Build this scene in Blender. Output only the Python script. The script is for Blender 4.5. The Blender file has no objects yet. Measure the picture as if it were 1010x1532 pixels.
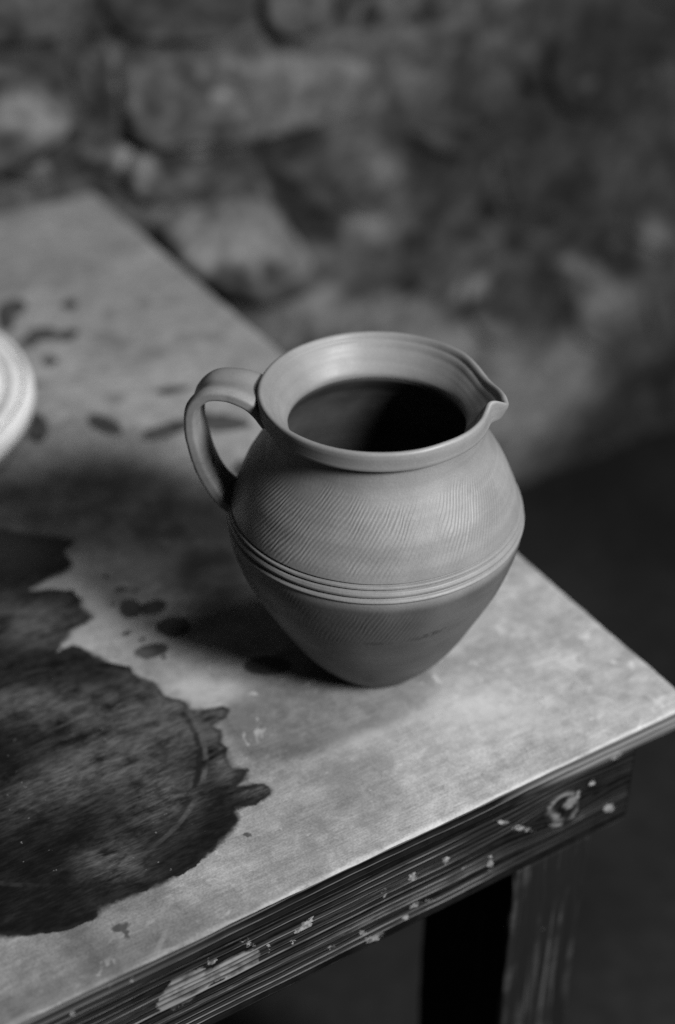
import bpy, bmesh, math, random
import numpy as np
R = math.radians
S = bpy.context.scene
COL = S.collection
ZT = .62                                    # height of the table top

# ------------------------------------------------------------------ camera
cd = bpy.data.cameras.new('camera'); cam = bpy.data.objects.new('camera', cd); COL.objects.link(cam)
cd.sensor_fit = 'VERTICAL'; cd.sensor_height = 36; cd.lens = 2250 / 1532 * 36
cam.location = (0, 0, ZT + .65); cam.rotation_euler = (R(90 - 35.5), 0, 0)
cd.clip_start = .02; cd.clip_end = 100
cd.dof.use_dof = True; cd.dof.focus_distance = .845; cd.dof.aperture_fstop = 2.4; cd.dof.aperture_blades = 0
S.camera = cam

# ------------------------------------------------------------------ room light (dim workshop, windows to the right)
w = bpy.data.worlds.new('World'); S.world = w; w.use_nodes = True
w.node_tree.nodes['Background'].inputs[0].default_value = (1, 1, 1, 1)
w.node_tree.nodes['Background'].inputs[1].default_value = .016

def area(name, target, az, el, dist, sx, sy, power, spread=180):
    l = bpy.data.lights.new(name, 'AREA'); l.shape = 'RECTANGLE'; l.size = sx; l.size_y = sy; l.energy = power
    l.spread = R(spread)
    o = bpy.data.objects.new(name, l); COL.objects.link(o)
    d = np.array([math.cos(R(az)) * math.cos(R(el)), math.sin(R(az)) * math.cos(R(el)), math.sin(R(el))])
    o.location = np.array(target) + d * dist
    from mathutils import Vector
    o.rotation_euler = Vector(d).to_track_quat('Z', 'Y').to_euler()
    return o
JX, JY = .0229, .7467
area('window_light', (JX, JY, ZT + .1), -42, 36, 1.8, .44, .44, 70)
area('skylight_light', (JX, JY, ZT + .1), 24, 60, 1.6, .34, .34, 6)

S.view_settings.view_transform = 'Standard'; S.view_settings.look = 'None'
S.view_settings.exposure = 0; S.view_settings.gamma = 1
S.cycles.use_denoising = False
S.cycles.max_bounces = 6

# ------------------------------------------------------------------ measured outlines (mm in the frame of the table, its front face, the wall)
WET = [(-424.3, 508.3), (-305.8, 406.1), (-283.9, 383.0), (-262.9, 363.5), (-276.9, 355.1), (-277.7, 335.3), (-286.3, 330.6), (-307.0, 329.0), (-314.4, 326.5), (-300.6, 318.1), (-290.2, 310.9), (-288.1, 298.3), (-290.8, 288.9), (-288.3, 275.6), (-296.4, 271.5), (-308.0, 269.5), (-310.4, 266.1), (-323.4, 255.7), (-314.4, 256.6), (-308.3, 252.1), (-304.7, 242.8), (-297.5, 225.9), (-289.2, 216.2), (-289.7, 205.9), (-282.3, 194.6), (-281.7, 179.4), (-272.6, 167.3), (-274.2, 160.4), (-266.3, 155.6), (-256.2, 152.3), (-252.0, 146.8), (-257.9, 141.1), (-268.6, 138.6), (-265.9, 132.1), (-271.6, 123.2), (-270.5, 116.5), (-274.4, 110.1), (-274.3, 100.8), (-268.0, 95.7), (-272.7, 88.8), (-279.0, 86.3), (-265.4, 80.5), (-264.1, 74.0), (-268.6, 69.2), (-279.1, 68.1), (-290.1, 69.9), (-291.5, 61.6), (-300.7, 55.8), (-314.7, 49.6), (-330.0, 44.6), (-345.8, 42.0), (-361.2, 43.1), (-375.1, 43.4), (-386.6, 44.5), (-390.4, 39.4), (-407.3, 40.8), (-425.5, 46.7), (-441.0, 55.2), (-517.0, 101.6)]
SPOTS = [(-263.7, 270.6, 7.0, -4.3, -4.6, -9.8), (-251.0, 264.6, 11.2, -2.4, -2.5, -7.5), (-247.3, 238.2, 10.4, -6.3, -4.9, -10.0), (-271.5, 224.0, 10.5, -3.0, -2.4, -7.0), (-212.9, 171.1, 14.1, -8.6, -4.8, -8.5), (-261.0, 293.9, 4.2, -0.5, -0.8, -2.9), (-277.5, 248.5, 3.8, 0.9, -0.3, -2.6), (-382.7, 27.9, 6.4, -0.7, -0.4, -2.2), (-382.4, 23.5, -0.1, -5.3, -2.1, -0.2), (-293.9, 49.9, 2.0, -1.9, -0.9, -1.2), (-181.6, 497.2, 7.5, -17.0, -7.3, -9.8), (-172.0, 724.7, 15.9, 2.9, -3.8, -17.6), (-185.3, 705.6, 7.2, -4.4, -7.4, -19.0), (-182.7, 657.6, 9.8, -1.8, -2.9, -9.3), (-165.0, 663.9, 12.2, -7.5, -5.2, -12.6), (-147.1, 651.6, 10.5, -0.1, -2.7, -9.4), (-179.4, 615.4, 6.8, -1.3, -2.8, -8.9), (-123.3, 704.1, 6.3, -3.9, -4.2, -9.7), (-110.1, 517.6, 14.1, -4.0, -2.5, -6.1), (-141.7, 463.3, 24.4, 0.5, -3.1, -10.4), (-99.3, 449.3, 19.4, -11.9, -6.1, -11.6), (-110.4, 465.6, 9.3, -5.7, -4.7, -9.1), (-230.7, 521.2, 8.3, -5.1, -8.4, -20.5), (-117.0, 382.5, 9.7, 2.8, -1.9, -10.1), (-51.0, 460.1, 12.5, 0.9, -2.6, -7.7), (-262.7, 312.6, 2.0, -1.2, -0.9, -2.1), (-251.7, 286.5, 2.9, 0.0, -0.5, -2.2), (-272.8, 281.3, 1.6, -1.0, -0.9, -2.0), (-271.4, 237.5, 3.3, 0.8, -0.2, -2.0), (-290.1, 262.7, 1.5, -0.9, -0.6, -1.3), (-267.2, 212.8, 1.9, -1.1, -0.9, -1.8), (-247.5, 181.6, 1.5, -0.9, -0.9, -1.7)]
FAINT = [(-250.1, 130.1, 6.8, -3.1, -2.8, -5.9), (-232.1, 102.4, 4.5, -2.0, -1.0, -2.1), (-118.7, 624.2, 13.9, -16.9, -4.7, -8.3), (-99.9, 669.9, 5.2, -3.2, -3.7, -8.2), (-203.5, 585.0, 6.7, -4.1, -2.9, -7.2), (-158.6, 529.5, 6.6, -4.1, -3.6, -7.8), (-38.6, 579.5, 9.1, -5.6, -4.5, -8.6), (-58.8, 591.9, 8.0, -9.9, -5.0, -8.1), (-97.3, 580.2, 12.8, -2.5, -3.3, -8.8), (-61.7, 668.0, 8.4, -5.1, -4.5, -9.5)]
FRONT_SHADE = [(-262.1, 143.0), (-267.5, 115.3), (-261.6, 96.4), (-235.6, 89.1), (-197.1, 81.8), (-161.4, 83.6), (-132.8, 92.1), (-121.5, 119.9), (-133.1, 166.7), (-186.0, 182.9), (-232.1, 172.2)]  # soft shadow in front of the jug, painted on the board
FILM = [(-313.2, 170.7, 42.6, -26.0, -14.8, -31.8), (-321.9, 290.3, 34.7, -21.2, -10.6, -25.9), (-322.8, 103.5, 24.9, 3.9, -1.6, -23.0), (-356.5, 143.3, 48.6, -2.6, -3.6, -21.7), (-366.7, 224.8, 43.3, -26.4, -6.8, -17.3), (-367.7, 71.1, 16.0, -9.8, -6.0, -13.2), (-265.7, 143.1, 13.6, -4.1, -3.8, -10.0), (-272.0, 76.9, 9.4, -5.8, -4.2, -7.5), (-277.0, 107.7, 7.6, -4.6, -7.8, -14.7), (-283.3, 184.8, 8.7, -23.5, -5.9, -5.3), (-282.1, 158.8, 14.4, -23.2, -11.2, -12.9)]
PALE_BLOBS = [(-265.1, 181.1, 6.0, -22.6, -10.6, -8.0), (-285.8, 272.4, 6.3, -35.2, -18.6, -13.7), (-195.0, 81.2, 17.6, -1.3, -2.1, -6.4), (-125.1, 69.9, 32.3, -19.7, -13.9, -19.6), (-249.1, 167.6, 14.6, -8.9, -5.8, -11.1)]
JUG_SHADOW = [(-217.4, 376.8, 72.1, -63.8, -24.3, -44.9), (-299.6, 422.1, 67.7, -41.4, -22.3, -57.9), (-201.9, 277.2, 24.1, -14.7, -20.4, -39.4), (-225.4, 407.3, 64.7, -39.6, -17.7, -39.5)]  # jug's shadow to the left, painted on the board
RING = ([-366.9, 157.4], 86.5, 90.42223336390124, 85.85862604274101)
FLECKS = [(-129.6, -43.7, 8.2, -5.4, 0.0, -2.4), (-144.9, -29.7, 4.7, -3.6, -0.1, -1.6), (-187.6, -37.7, 3.0, -1.8, 0.2, -3.0), (-210.5, -39.8, 2.9, -1.8, 0.1, -3.6), (-152.5, -61.5, 2.1, -1.3, 0.5, -7.0), (-230.6, -41.0, 1.4, -0.9, 0.1, -3.6), (-209.6, -64.8, 3.5, -0.1, 0.7, -2.1), (-215.6, -71.9, 2.5, -1.6, 0.1, -2.5), (-245.5, -66.0, 2.3, -1.5, 0.0, -2.4), (-238.3, -76.2, 5.8, -1.1, 0.9, -3.5), (-58.7, -64.8, 3.9, -4.3, -1.8, -3.3), (-59.8, -17.2, 5.2, -0.7, 1.7, -4.1), (-76.5, -32.3, 2.3, 0.2, 1.1, -2.1), (-284.3, -35.1, 5.6, 2.1, 1.3, -3.1), (-293.6, -43.0, 2.5, -0.4, 0.4, -1.9), (-307.8, -38.9, 1.3, -0.8, -0.1, -3.4), (-320.5, -27.0, 3.2, -2.9, -0.4, -2.0), (-343.4, -27.2, 2.3, -0.4, 0.4, -2.4), (-390.3, -9.9, 1.4, -0.2, 0.2, -1.7), (-401.8, -5.9, 1.4, -1.0, -0.2, -2.1), (-423.7, -14.3, 1.4, -1.0, -0.2, -2.1), (-200.3, -66.9, 2.2, -0.1, 0.5, -1.4), (-171.6, -53.1, 1.9, -0.3, 0.4, -1.4), (-266.2, -65.8, 2.5, -0.1, 0.4, -1.3)]
PATCH = [(-377.2, -36.6), (-368.5, -27.2), (-356.3, -25.3), (-342.5, -33.5), (-332.4, -30.0), (-314.9, -34.7), (-314.0, -47.0), (-326.9, -48.2), (-343.1, -44.7), (-353.8, -50.2), (-368.2, -51.7), (-376.9, -47.9)]
KNOT = (-99.1, -43.1, 8.3, 7.7, 8.1, -11.1)
KNOTSPOTS = [(-93.6, -40.1, 2.9, 3.7, 3.0, -3.7), (-88.2, -36.6, 1.8, 2.4, 1.5, -1.8), (-104.5, -46.0, 3.3, -3.1, -0.5, -2.0)]
ANGC = -32.2
STONES = {'A': [(-127, 783), (-74, 770), (-53, 763), (-34, 749), (-12, 714), (-7, 701), (-42, 680), (-82, 660), (-146, 661)], 'B': [(67, 565), (130, 577), (194, 583), (220, 554), (246, 512), (272, 468), (269, 438), (220, 428), (158, 452), (124, 484), (84, 526)], 'C': [(44, 754), (101, 750), (172, 736), (298, 716), (369, 684), (356, 635), (244, 633), (171, 631), (50, 653), (49, 702)], 'D': [(219, 794), (294, 783), (300, 749), (276, 739), (230, 745), (214, 767)], 'E': [(57, 643), (158, 626), (169, 598), (122, 586), (76, 579), (42, 606)], 'F': [(-102, 856), (20, 838), (30, 796), (-8, 782), (-65, 779), (-112, 793)], 'G': [(-90, 649), (-52, 661), (-16, 682), (-6, 666), (-24, 643), (-62, 638)], 'H': [(-7, 762), (34, 767), (38, 726), (28, 699), (-1, 704)], 'I': [(704, 334), (824, 296), (846, 194), (771, 183), (717, 226)], 'J': [(520, 387), (618, 391), (676, 327), (679, 242), (573, 252), (513, 320)], 'K': [(315, 599), (409, 592), (450, 541), (432, 501), (353, 493), (306, 538)], 'M': [(412, 497), (505, 466), (540, 401), (479, 349), (405, 388), (383, 459)], 'N': [(369, 696), (501, 689), (585, 633), (560, 570), (448, 584), (379, 639)], 'O': [(758, 464), (902, 462), (948, 351), (877, 316), (783, 370)], 'P': [(551, 545), (669, 539), (710, 475), (671, 427), (580, 448)], 'Q': [(438, 331), (552, 237), (649, 186), (724, 163), (696, 81), (538, 87), (378, 186), (335, 302)], 'R': [(623, 668), (775, 659), (833, 579), (760, 529), (643, 579)], 'S': [(34, 835), (200, 811), (206, 761), (165, 746), (57, 765), (37, 795)], 'U': [(829, 307), (961, 284), (985, 155), (877, 163)]}
PITS = [(449.3, 553.8, 45.0, -17.8, -2.8, -12.9), (475.1, 535.2, 22.8, -16.0, -6.6, -9.2), (391.1, 540.6, 18.8, 0.3, 2.4, -8.0), (505.9, 442.5, 30.1, -7.3, 0.9, -15.2), (553.4, 445.1, 41.7, -0.2, 4.2, -11.9), (643.8, 413.9, 23.2, -5.6, 1.4, -13.9), (689.4, 460.6, 51.8, -26.5, -7.6, -21.5), (681.1, 434.0, 23.4, -5.5, 2.0, -17.8), (423.0, 458.0, 30.5, -5.0, 1.2, -9.4), (251.0, 550.8, 17.3, 5.3, 33.4, -63.4), (221.3, 602.4, 34.4, -13.0, -3.5, -15.1), (286.8, 499.8, 20.6, -5.0, -0.3, -26.2), (151.3, 466.2, 18.9, -8.3, -2.6, -10.5), (225.3, 440.5, 29.3, -2.7, 1.9, -12.9), (196.3, 474.5, 12.5, -3.2, -0.5, -12.1), (-83.5, 645.4, 20.3, -2.7, -0.3, -6.6), (-52.0, 660.6, 34.5, 17.5, 3.4, -5.9), (18.6, 722.2, 14.8, -2.8, -3.3, -31.7), (-22.7, 654.4, 10.0, -3.9, -8.5, -27.6), (4.8, 625.9, 46.2, -10.2, -0.8, -7.4), (92.6, 633.6, 90.4, -14.6, -0.1, -5.4), (173.6, 766.1, 32.2, -2.8, 0.3, -6.4), (315.4, 746.6, 21.0, -3.4, -0.0, -14.9), (74.8, 754.5, 10.6, -1.8, -0.8, -9.7), (160.0, 661.9, 13.2, -2.6, -0.5, -9.1), (34.5, 768.3, 43.1, 6.9, 1.5, -5.4), (-63.7, 791.7, 9.6, -1.6, -0.7, -5.2), (681.5, 273.3, 22.2, -7.8, 0.4, -42.5), (634.3, 337.4, 30.7, -12.7, -1.0, -8.7), (774.6, 342.0, 14.2, 3.6, 22.9, -32.7), (804.9, 610.9, 26.0, -4.6, 2.3, -14.6), (442.2, 722.2, 20.9, -3.4, 0.5, -12.5), (506.8, 597.5, 50.6, -21.1, -2.5, -9.3), (352.4, 570.3, 13.3, -2.8, 0.1, -6.7), (113.8, 586.0, 35.8, 1.1, 1.5, -7.3), (25.1, 594.4, 16.7, -14.1, -10.0, -12.6), (593.8, 597.7, 43.0, -14.3, -1.1, -8.3), (368.5, 734.3, 18.1, -3.0, 0.3, -19.8), (812.4, 413.3, 30.2, -6.9, 2.2, -14.4), (146.3, 709.4, 48.8, -8.9, -0.3, -5.8), (261.2, 614.1, 33.5, -18.1, -9.5, -20.7)]
PALE = [(534.3, 679.2, 13.1, -2.2, 0.5, -7.4), (518.4, 723.9, 9.8, -1.6, 0.5, -7.9), (405.8, 700.4, 12.1, -2.1, 0.2, -7.0), (688.5, 607.5, 16.2, 1.8, 3.9, -7.2), (153.5, 693.3, 14.6, -2.8, -0.4, -7.4), (93.3, 642.7, 44.4, -7.0, -0.1, -4.6), (47.0, 725.5, 9.0, 0.1, 4.8, -37.7), (355.0, 740.2, 10.0, 1.5, 5.7, -13.7), (385.8, 558.9, 30.8, 3.3, 7.7, -19.4), (362.9, 490.4, 27.5, -6.5, 0.3, -19.6), (240.9, 510.9, 8.5, 4.6, 23.0, -32.2), (-44.7, 659.1, 7.0, -8.1, -9.6, -8.1), (55.9, 626.2, 12.6, -2.7, -2.0, -22.7), (91.5, 564.7, 26.9, 3.1, 3.6, -13.0), (715.6, 336.5, 49.4, -12.7, 1.5, -12.7), (521.6, 357.3, 19.9, -5.3, 1.2, -20.1), (405.3, 369.1, 31.3, -8.5, 0.4, -13.6), (630.9, 119.2, 86.9, 30.9, 40.8, -60.9), (758.2, 283.9, 51.1, -13.7, 5.8, -44.3), (833.1, 358.2, 33.6, -8.2, 5.0, -32.2), (141.9, 634.9, 14.8, -3.1, -0.3, -4.6), (463.8, 563.7, 14.1, -2.9, 0.3, -6.1), (161.2, 521.7, 88.6, -21.6, -2.1, -42.0), (375.0, 348.6, 138.6, -38.8, 0.7, -39.3), (603.9, 155.9, 159.8, 4.1, 41.6, -99.5), (527.3, 265.0, 129.3, -37.8, 2.6, -42.7), (711.3, 167.1, 62.7, 14.7, 46.2, -73.8), (-59.5, 715.9, 42.9, -8.3, -4.5, -34.6), (295.3, 380.4, 79.6, -22.1, -0.3, -37.9), (227.9, 371.3, 47.7, -13.6, -1.1, -37.5)]
SHADE_EDGE = [(479.3, -157.6), (549.6, -96.9), (645.2, -42.2), (705.2, -6.0), (773.3, 69.4), (825.2, 161.0), (906.2, 222.1), (990.7, 265.8)]


# ------------------------------------------------------------------ helpers
def hsh(i, j, s):
    h = (i.astype(np.int64) * 374761393 + j.astype(np.int64) * 668265263 + s * 1274126177) & 0xffffffff
    h = ((h ^ (h >> 13)) * 1274126177) & 0xffffffff
    return ((h ^ (h >> 16)) & 0xffff) / 65535.
def noise(x, y, s=0):
    x = np.asarray(x, float); y = np.asarray(y, float)
    i = np.floor(x); j = np.floor(y); fx = x - i; fy = y - j
    fx = fx * fx * fx * (fx * (fx * 6 - 15) + 10); fy = fy * fy * fy * (fy * (fy * 6 - 15) + 10)
    a = hsh(i, j, s); b = hsh(i + 1, j, s); c = hsh(i, j + 1, s); d = hsh(i + 1, j + 1, s)
    return (a + (b - a) * fx) * (1 - fy) + (c + (d - c) * fx) * fy
def fbm(x, y, s=0, o=4):
    t = 0; a = .5; x = np.asarray(x, float); y = np.asarray(y, float)
    for k in range(o):
        t = t + a * (noise(x, y, s + k * 17) - .5); x = x * 2.03; y = y * 2.03; a *= .5
    return t
def ss(a, b, x):
    t = np.clip((x - a) / (b - a), 0, 1); return t * t * (3 - 2 * t)
def poly_sd(px, py, poly):
    """signed distance to a closed outline, positive inside"""
    P = np.array(poly, float); Q = np.roll(P, -1, 0)
    d = np.full(px.shape, 1e9); ins = np.zeros(px.shape, bool)
    for (ax, ay), (bx, by) in zip(P, Q):
        ex, ey = bx - ax, by - ay
        t = np.clip(((px - ax) * ex + (py - ay) * ey) / max(ex * ex + ey * ey, 1e-9), 0, 1)
        d = np.minimum(d, (px - ax - t * ex) ** 2 + (py - ay - t * ey) ** 2)
        cr = ((ay > py) != (by > py))
        if ey != 0: ins ^= cr & (px < ex * (py - ay) / ey + ax)
    return np.where(ins, 1, -1) * np.sqrt(d)
def ell_sd(px, py, e):
    """rough signed distance (mm) to an ellipse given by centre and two half axes"""
    ox, oy, ax, ay, bx, by = e
    det = ax * by - ay * bx
    u = ((px - ox) * by - (py - oy) * bx) / det; v = (-(px - ox) * ay + (py - oy) * ax) / det
    r = np.sqrt(u * u + v * v) + 1e-9
    return (1 - r) * min(math.hypot(ax, ay), math.hypot(bx, by))
def ell_r(px, py, e):
    ox, oy, ax, ay, bx, by = e
    det = ax * by - ay * bx
    u = ((px - ox) * by - (py - oy) * bx) / det; v = (-(px - ox) * ay + (py - oy) * ax) / det
    return np.sqrt(u * u + v * v)
def grid_faces(nr, nc, wrap=False, off=0):
    i = np.arange(nr - 1)[:, None]; j = np.arange(nc if wrap else nc - 1)[None, :]; k = (j + 1) % nc
    return (np.stack([i * nc + j, i * nc + k, (i + 1) * nc + k, (i + 1) * nc + j], -1) + off).reshape(-1, 4)
def mesh(name, V, Fc, mat=None, parent=None, smooth=True, attrs=None, loc=None):
    me = bpy.data.meshes.new(name)
    V = np.asarray(V, float)
    if isinstance(Fc, np.ndarray):
        n = len(Fc); me.vertices.add(len(V)); me.vertices.foreach_set('co', V.ravel())
        me.loops.add(n * 4); me.loops.foreach_set('vertex_index', Fc.ravel().astype(np.int32))
        me.polygons.add(n); me.polygons.foreach_set('loop_start', np.arange(n, dtype=np.int32) * 4)
        me.update(calc_edges=True); me.validate()
    else:
        me.from_pydata([tuple(v) for v in V], [], Fc); me.update()
    me.polygons.foreach_set('use_smooth', np.full(len(me.polygons), smooth))
    for k, a in (attrs or {}).items():
        at = me.attributes.new(k, 'FLOAT', 'POINT'); at.data.foreach_set('value', np.asarray(a, np.float32).ravel())
    o = bpy.data.objects.new(name, me); COL.objects.link(o)
    if mat: me.materials.append(mat)
    if parent: o.parent = parent
    if loc is not None: o.location = loc
    return o
def empty(name, loc, rz=0, label=None, cat=None):
    o = bpy.data.objects.new(name, None); COL.objects.link(o); o.location = loc; o.rotation_euler = (0, 0, rz)
    o.empty_display_size = .05
    if label: o['label'] = label
    if cat: o['category'] = cat
    return o

class Mat:
    def __init__(s, name, rough=.6, spec=.4):
        s.m = bpy.data.materials.new(name); s.m.use_nodes = True; s.t = s.m.node_tree; s.b = s.t.nodes['Principled BSDF']
        s.b.inputs['Roughness'].default_value = rough; s.b.inputs['Specular IOR Level'].default_value = spec
    def n(s, typ, **k):
        o = s.t.nodes.new(typ)
        for a, v in k.items():
            if hasattr(o, a): setattr(o, a, v)
        return o
    def put(s, sock, v):
        if hasattr(v, 'is_linked') or hasattr(v, 'links'): s.t.links.new(v, sock)
        else: sock.default_value = v
    def coord(s, scale=(1, 1, 1), rot=0):
        c = s.n('ShaderNodeTexCoord'); m = s.n('ShaderNodeMapping'); s.put(m.inputs[0], c.outputs['Object'])
        m.inputs['Scale'].default_value = scale; m.inputs['Rotation'].default_value = (0, 0, rot); return m.outputs[0]
    def noise(s, scale, detail=4, vec=None, rough=.55, dist=0):
        o = s.n('ShaderNodeTexNoise'); o.inputs['Scale'].default_value = scale; o.inputs['Detail'].default_value = detail
        o.inputs['Roughness'].default_value = rough; o.inputs['Distortion'].default_value = dist
        s.put(o.inputs['Vector'], vec if vec is not None else s.coord()); return o.outputs['Fac']
    def vor(s, scale, vec=None, feature='F1'):
        o = s.n('ShaderNodeTexVoronoi', feature=feature); o.inputs['Scale'].default_value = scale
        s.put(o.inputs['Vector'], vec if vec is not None else s.coord()); return o.outputs['Distance']
    def attr(s, name):
        return s.n('ShaderNodeAttribute', attribute_name=name).outputs['Fac']
    def math(s, op, a, b=0., c=0.):
        o = s.n('ShaderNodeMath', operation=op)
        for i, v in enumerate((a, b, c)): s.put(o.inputs[i], v)
        return o.outputs[0]
    def ramp(s, v, a, b, lo=0., hi=1., smooth=True):
        o = s.n('ShaderNodeMapRange'); o.interpolation_type = 'SMOOTHSTEP' if smooth else 'LINEAR'
        for i, x in enumerate((v, a, b, lo, hi)): s.put(o.inputs[i], x)
        return o.outputs[0]
    def mix(s, f, a, b):
        o = s.n('ShaderNodeMix'); o.data_type = 'FLOAT'
        s.put(o.inputs[0], f); s.put(o.inputs[2], a); s.put(o.inputs[3], b); return o.outputs[0]
    def grey(s, v):
        s.put(s.b.inputs['Base Color'], v); return s
    def bump(s, h, strength=.3, dist=.001):
        o = s.n('ShaderNodeBump'); o.inputs['Strength'].default_value = strength; o.inputs['Distance'].default_value = dist
        s.put(o.inputs['Height'], h); s.put(s.b.inputs['Normal'], o.outputs[0])

# ------------------------------------------------------------------ materials
def m_floor():
    M = Mat('floor_earth', .85, .2)
    v = M.ramp(M.noise(3.5, 6),   .3, .7, .007, .017); v2 = M.ramp(M.noise(40, 4), .35, .75, .8, 1.25)
    M.grey(M.math('MULTIPLY', v, v2)); M.bump(M.noise(60, 5), .5, .004); return M.m
def m_wall(base=1., name='wall_clay'):
    M = Mat(name, .9, .15)
    a = M.ramp(M.noise(3.6, 4, dist=.9), .32, .68, .030, .080)
    b = M.ramp(M.noise(19, 6, dist=1.1, rough=.62), .32, .68, .45, 1.6)
    c = M.ramp(M.noise(70, 5), .3, .7, .75, 1.25)
    v = M.math('MULTIPLY', M.math('MULTIPLY', a, b), M.math('MULTIPLY', c, base))
    v = M.mix(M.math('MULTIPLY', M.attr('pale'), M.ramp(b, .3, 1.5, .5, 1.)), v, M.math('MULTIPLY', c, .23))
    v = M.mix(M.math('MULTIPLY', M.attr('wall_shade'), M.ramp(b, .3, 1.7, 1., .75)), v, M.math('MULTIPLY', c, .016))
    M.grey(v); M.bump(M.noise(90, 6), .6, .004); return M.m
def m_stone(base): return m_wall(base, 'stone')
def m_clay():
    M = Mat('leather_hard_clay', .46, .42)
    hz = M.coord((6, 6, 260))
    lines = M.noise(1., 3, hz)                                   # faint throwing lines
    v = M.ramp(M.noise(26, 5), .3, .7, .135, .175)
    v = M.math('MULTIPLY', v, M.ramp(lines, .3, .7, .94, 1.06))
    v = M.math('MULTIPLY', v, M.ramp(M.noise(1500, 2), .3, .75, .9, 1.1))
    pit = M.ramp(M.vor(170), .03, .06)                           # dark grog specks
    pm = M.ramp(M.noise(60, 2), .6, .66)
    v = M.mix(M.math('MULTIPLY', pm, M.math('SUBTRACT', 1, pit)), v, .06)
    v = M.math('MULTIPLY', v, M.math('SUBTRACT', 1, M.math('MULTIPLY', M.attr('moist'), M.ramp(M.noise(18, 4), .3, .7, .52, .68))))
    v = M.mix(M.attr('smear_shade'), v, .026)
    M.grey(v)
    M.put(M.b.inputs['Roughness'], M.ramp(M.noise(40, 4), .3, .7, .46, .60))
    h = M.math('ADD', M.math('MULTIPLY', M.noise(900, 3), .35), M.math('MULTIPLY', lines, .2))
    M.bump(h, .22, .0006); return M.m
def m_white():
    M = Mat('white_glaze', .4, .4)
    v = M.ramp(M.noise(30, 4), .3, .7, .64, .74)
    M.grey(M.math('MULTIPLY', v, M.ramp(M.noise(160, 3, M.coord((1, 1, .3))), .3, .7, .94, 1.03)))
    M.bump(M.noise(300, 3), .1, .0005); return M.m
def m_biscuit():
    M = Mat('unglazed_foot', .8, .2); M.grey(M.ramp(M.noise(50, 4), .3, .7, .13, .18)); return M.m
def m_top():
    M = Mat('clay_dusted_board', .66, .18)
    al = M.coord((14, 130, 1))                                   # grain runs along the front edge
    gr = M.noise(1., 5, al); fine = M.noise(1., 4, M.coord((60, 900, 1)))
    dust = M.noise(11, 6, dist=.8); mott = M.noise(55, 5); grain = M.noise(700, 3)
    dry = M.ramp(dust, .28, .72, .215, .30)
    dry = M.math('MULTIPLY', dry, M.ramp(M.noise(85, 6, dist=.5, rough=.65), .3, .7, .8, 1.18))
    dry = M.math('MULTIPLY', dry, M.ramp(gr, .3, .7, .93, 1.06))
    dry = M.math('MULTIPLY', dry, M.ramp(fine, .3, .7, .9, 1.1))
    dry = M.math('MULTIPLY', dry, M.ramp(grain, .3, .7, .85, 1.15))
    sp = M.ramp(M.noise(150, 2), .69, .76)                       # pale splashes of slip
    dry = M.mix(M.math('MULTIPLY', sp, .6), dry, .45)
    dk = M.ramp(M.noise(190, 3, dist=1.), .70, .78)
    dry = M.mix(M.math('MULTIPLY', dk, .5), dry, .11)
    dry = M.math('MULTIPLY', dry, M.math('SUBTRACT', 1, M.math('MULTIPLY', M.attr('corner_dark'), M.ramp(dust, .3, .7, .62, .4))))  # board gets darker towards its front left corner
    dry = M.math('MULTIPLY', dry, M.math('SUBTRACT', 1, M.math('MULTIPLY', M.ramp(M.math('ADD', M.attr('front_shade'), M.math('MULTIPLY', M.math('SUBTRACT', M.noise(50, 4), .5), 9.)), -5., 4.), .40)))  # jug's soft front shadow put into the board colour
    dry = M.mix(M.math('MULTIPLY', M.attr('pale_blob'), M.ramp(M.noise(60, 5), .3, .6, .3, .8)), dry, .38)  # broad patches blended paler on the dry board
    dry = M.mix(M.attr('bare'), dry, .42)
    ck = M.math('ABSOLUTE', M.math('SUBTRACT', M.noise(38, 5, dist=1.2), .5)); ck = M.math('SUBTRACT', 1, M.ramp(ck, .002, .009))
    ck = M.math('MULTIPLY', ck, M.ramp(M.noise(27, 3), .56, .64)); dry = M.mix(M.math('MULTIPLY', ck, .6), dry, .10)
    sc = M.n('ShaderNodeTexVoronoi', feature='DISTANCE_TO_EDGE'); sc.inputs['Scale'].default_value = 1.; M.put(sc.inputs['Vector'], M.coord((9, 60, 1), .3))
    sm = M.math('MULTIPLY', M.math('SUBTRACT', 1, M.ramp(sc.outputs['Distance'], .006, .03)), M.ramp(M.noise(20, 3), .55, .66)); dry = M.mix(M.math('MULTIPLY', sm, .15), dry, .42)
    slip = M.ramp(M.noise(75, 5, dist=.7), .60, .68); dry = M.mix(M.math('MULTIPLY', slip, M.ramp(M.noise(9, 3), .46, .6, .1, .75)), dry, .43)
    grm = M.ramp(M.noise(30, 6, rough=.7), .54, .68); dry = M.mix(M.math('MULTIPLY', grm, .4), dry, .13)
    # wet clay water soaked into the board
    e = M.math('ADD', M.attr('wet'), M.math('MULTIPLY', M.math('SUBTRACT', M.noise(120, 5, rough=.65), .5), 6.5))
    wd = M.ramp(M.noise(34, 3), .36, .64, .3, 3.6)
    wet = M.ramp(e, M.math('MULTIPLY', wd, -1), wd)
    tide = M.math('MULTIPLY', M.math('SUBTRACT', 1, M.ramp(M.math('ABSOLUTE', M.math('SUBTRACT', e, 1.6)), .3, 2.2)), M.ramp(M.noise(45, 3), .35, .6))
    streak = M.noise(1., 6, M.coord((45, 150, 1)), .66, .6)
    wn = M.math('ADD', M.math('MULTIPLY', streak, .5), M.math('MULTIPLY', M.noise(55, 6, rough=.65), .5))
    film = M.math('MULTIPLY', M.attr('film'), M.ramp(wn, .34, .6))
    wc = M.mix(film, M.ramp(wn, .4, .72, .0025, .012), .074)
    wc = M.math('MULTIPLY', wc, M.ramp(M.noise(1., 4, M.coord((150, 700, 1))), .3, .7, .6, 1.45))
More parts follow.
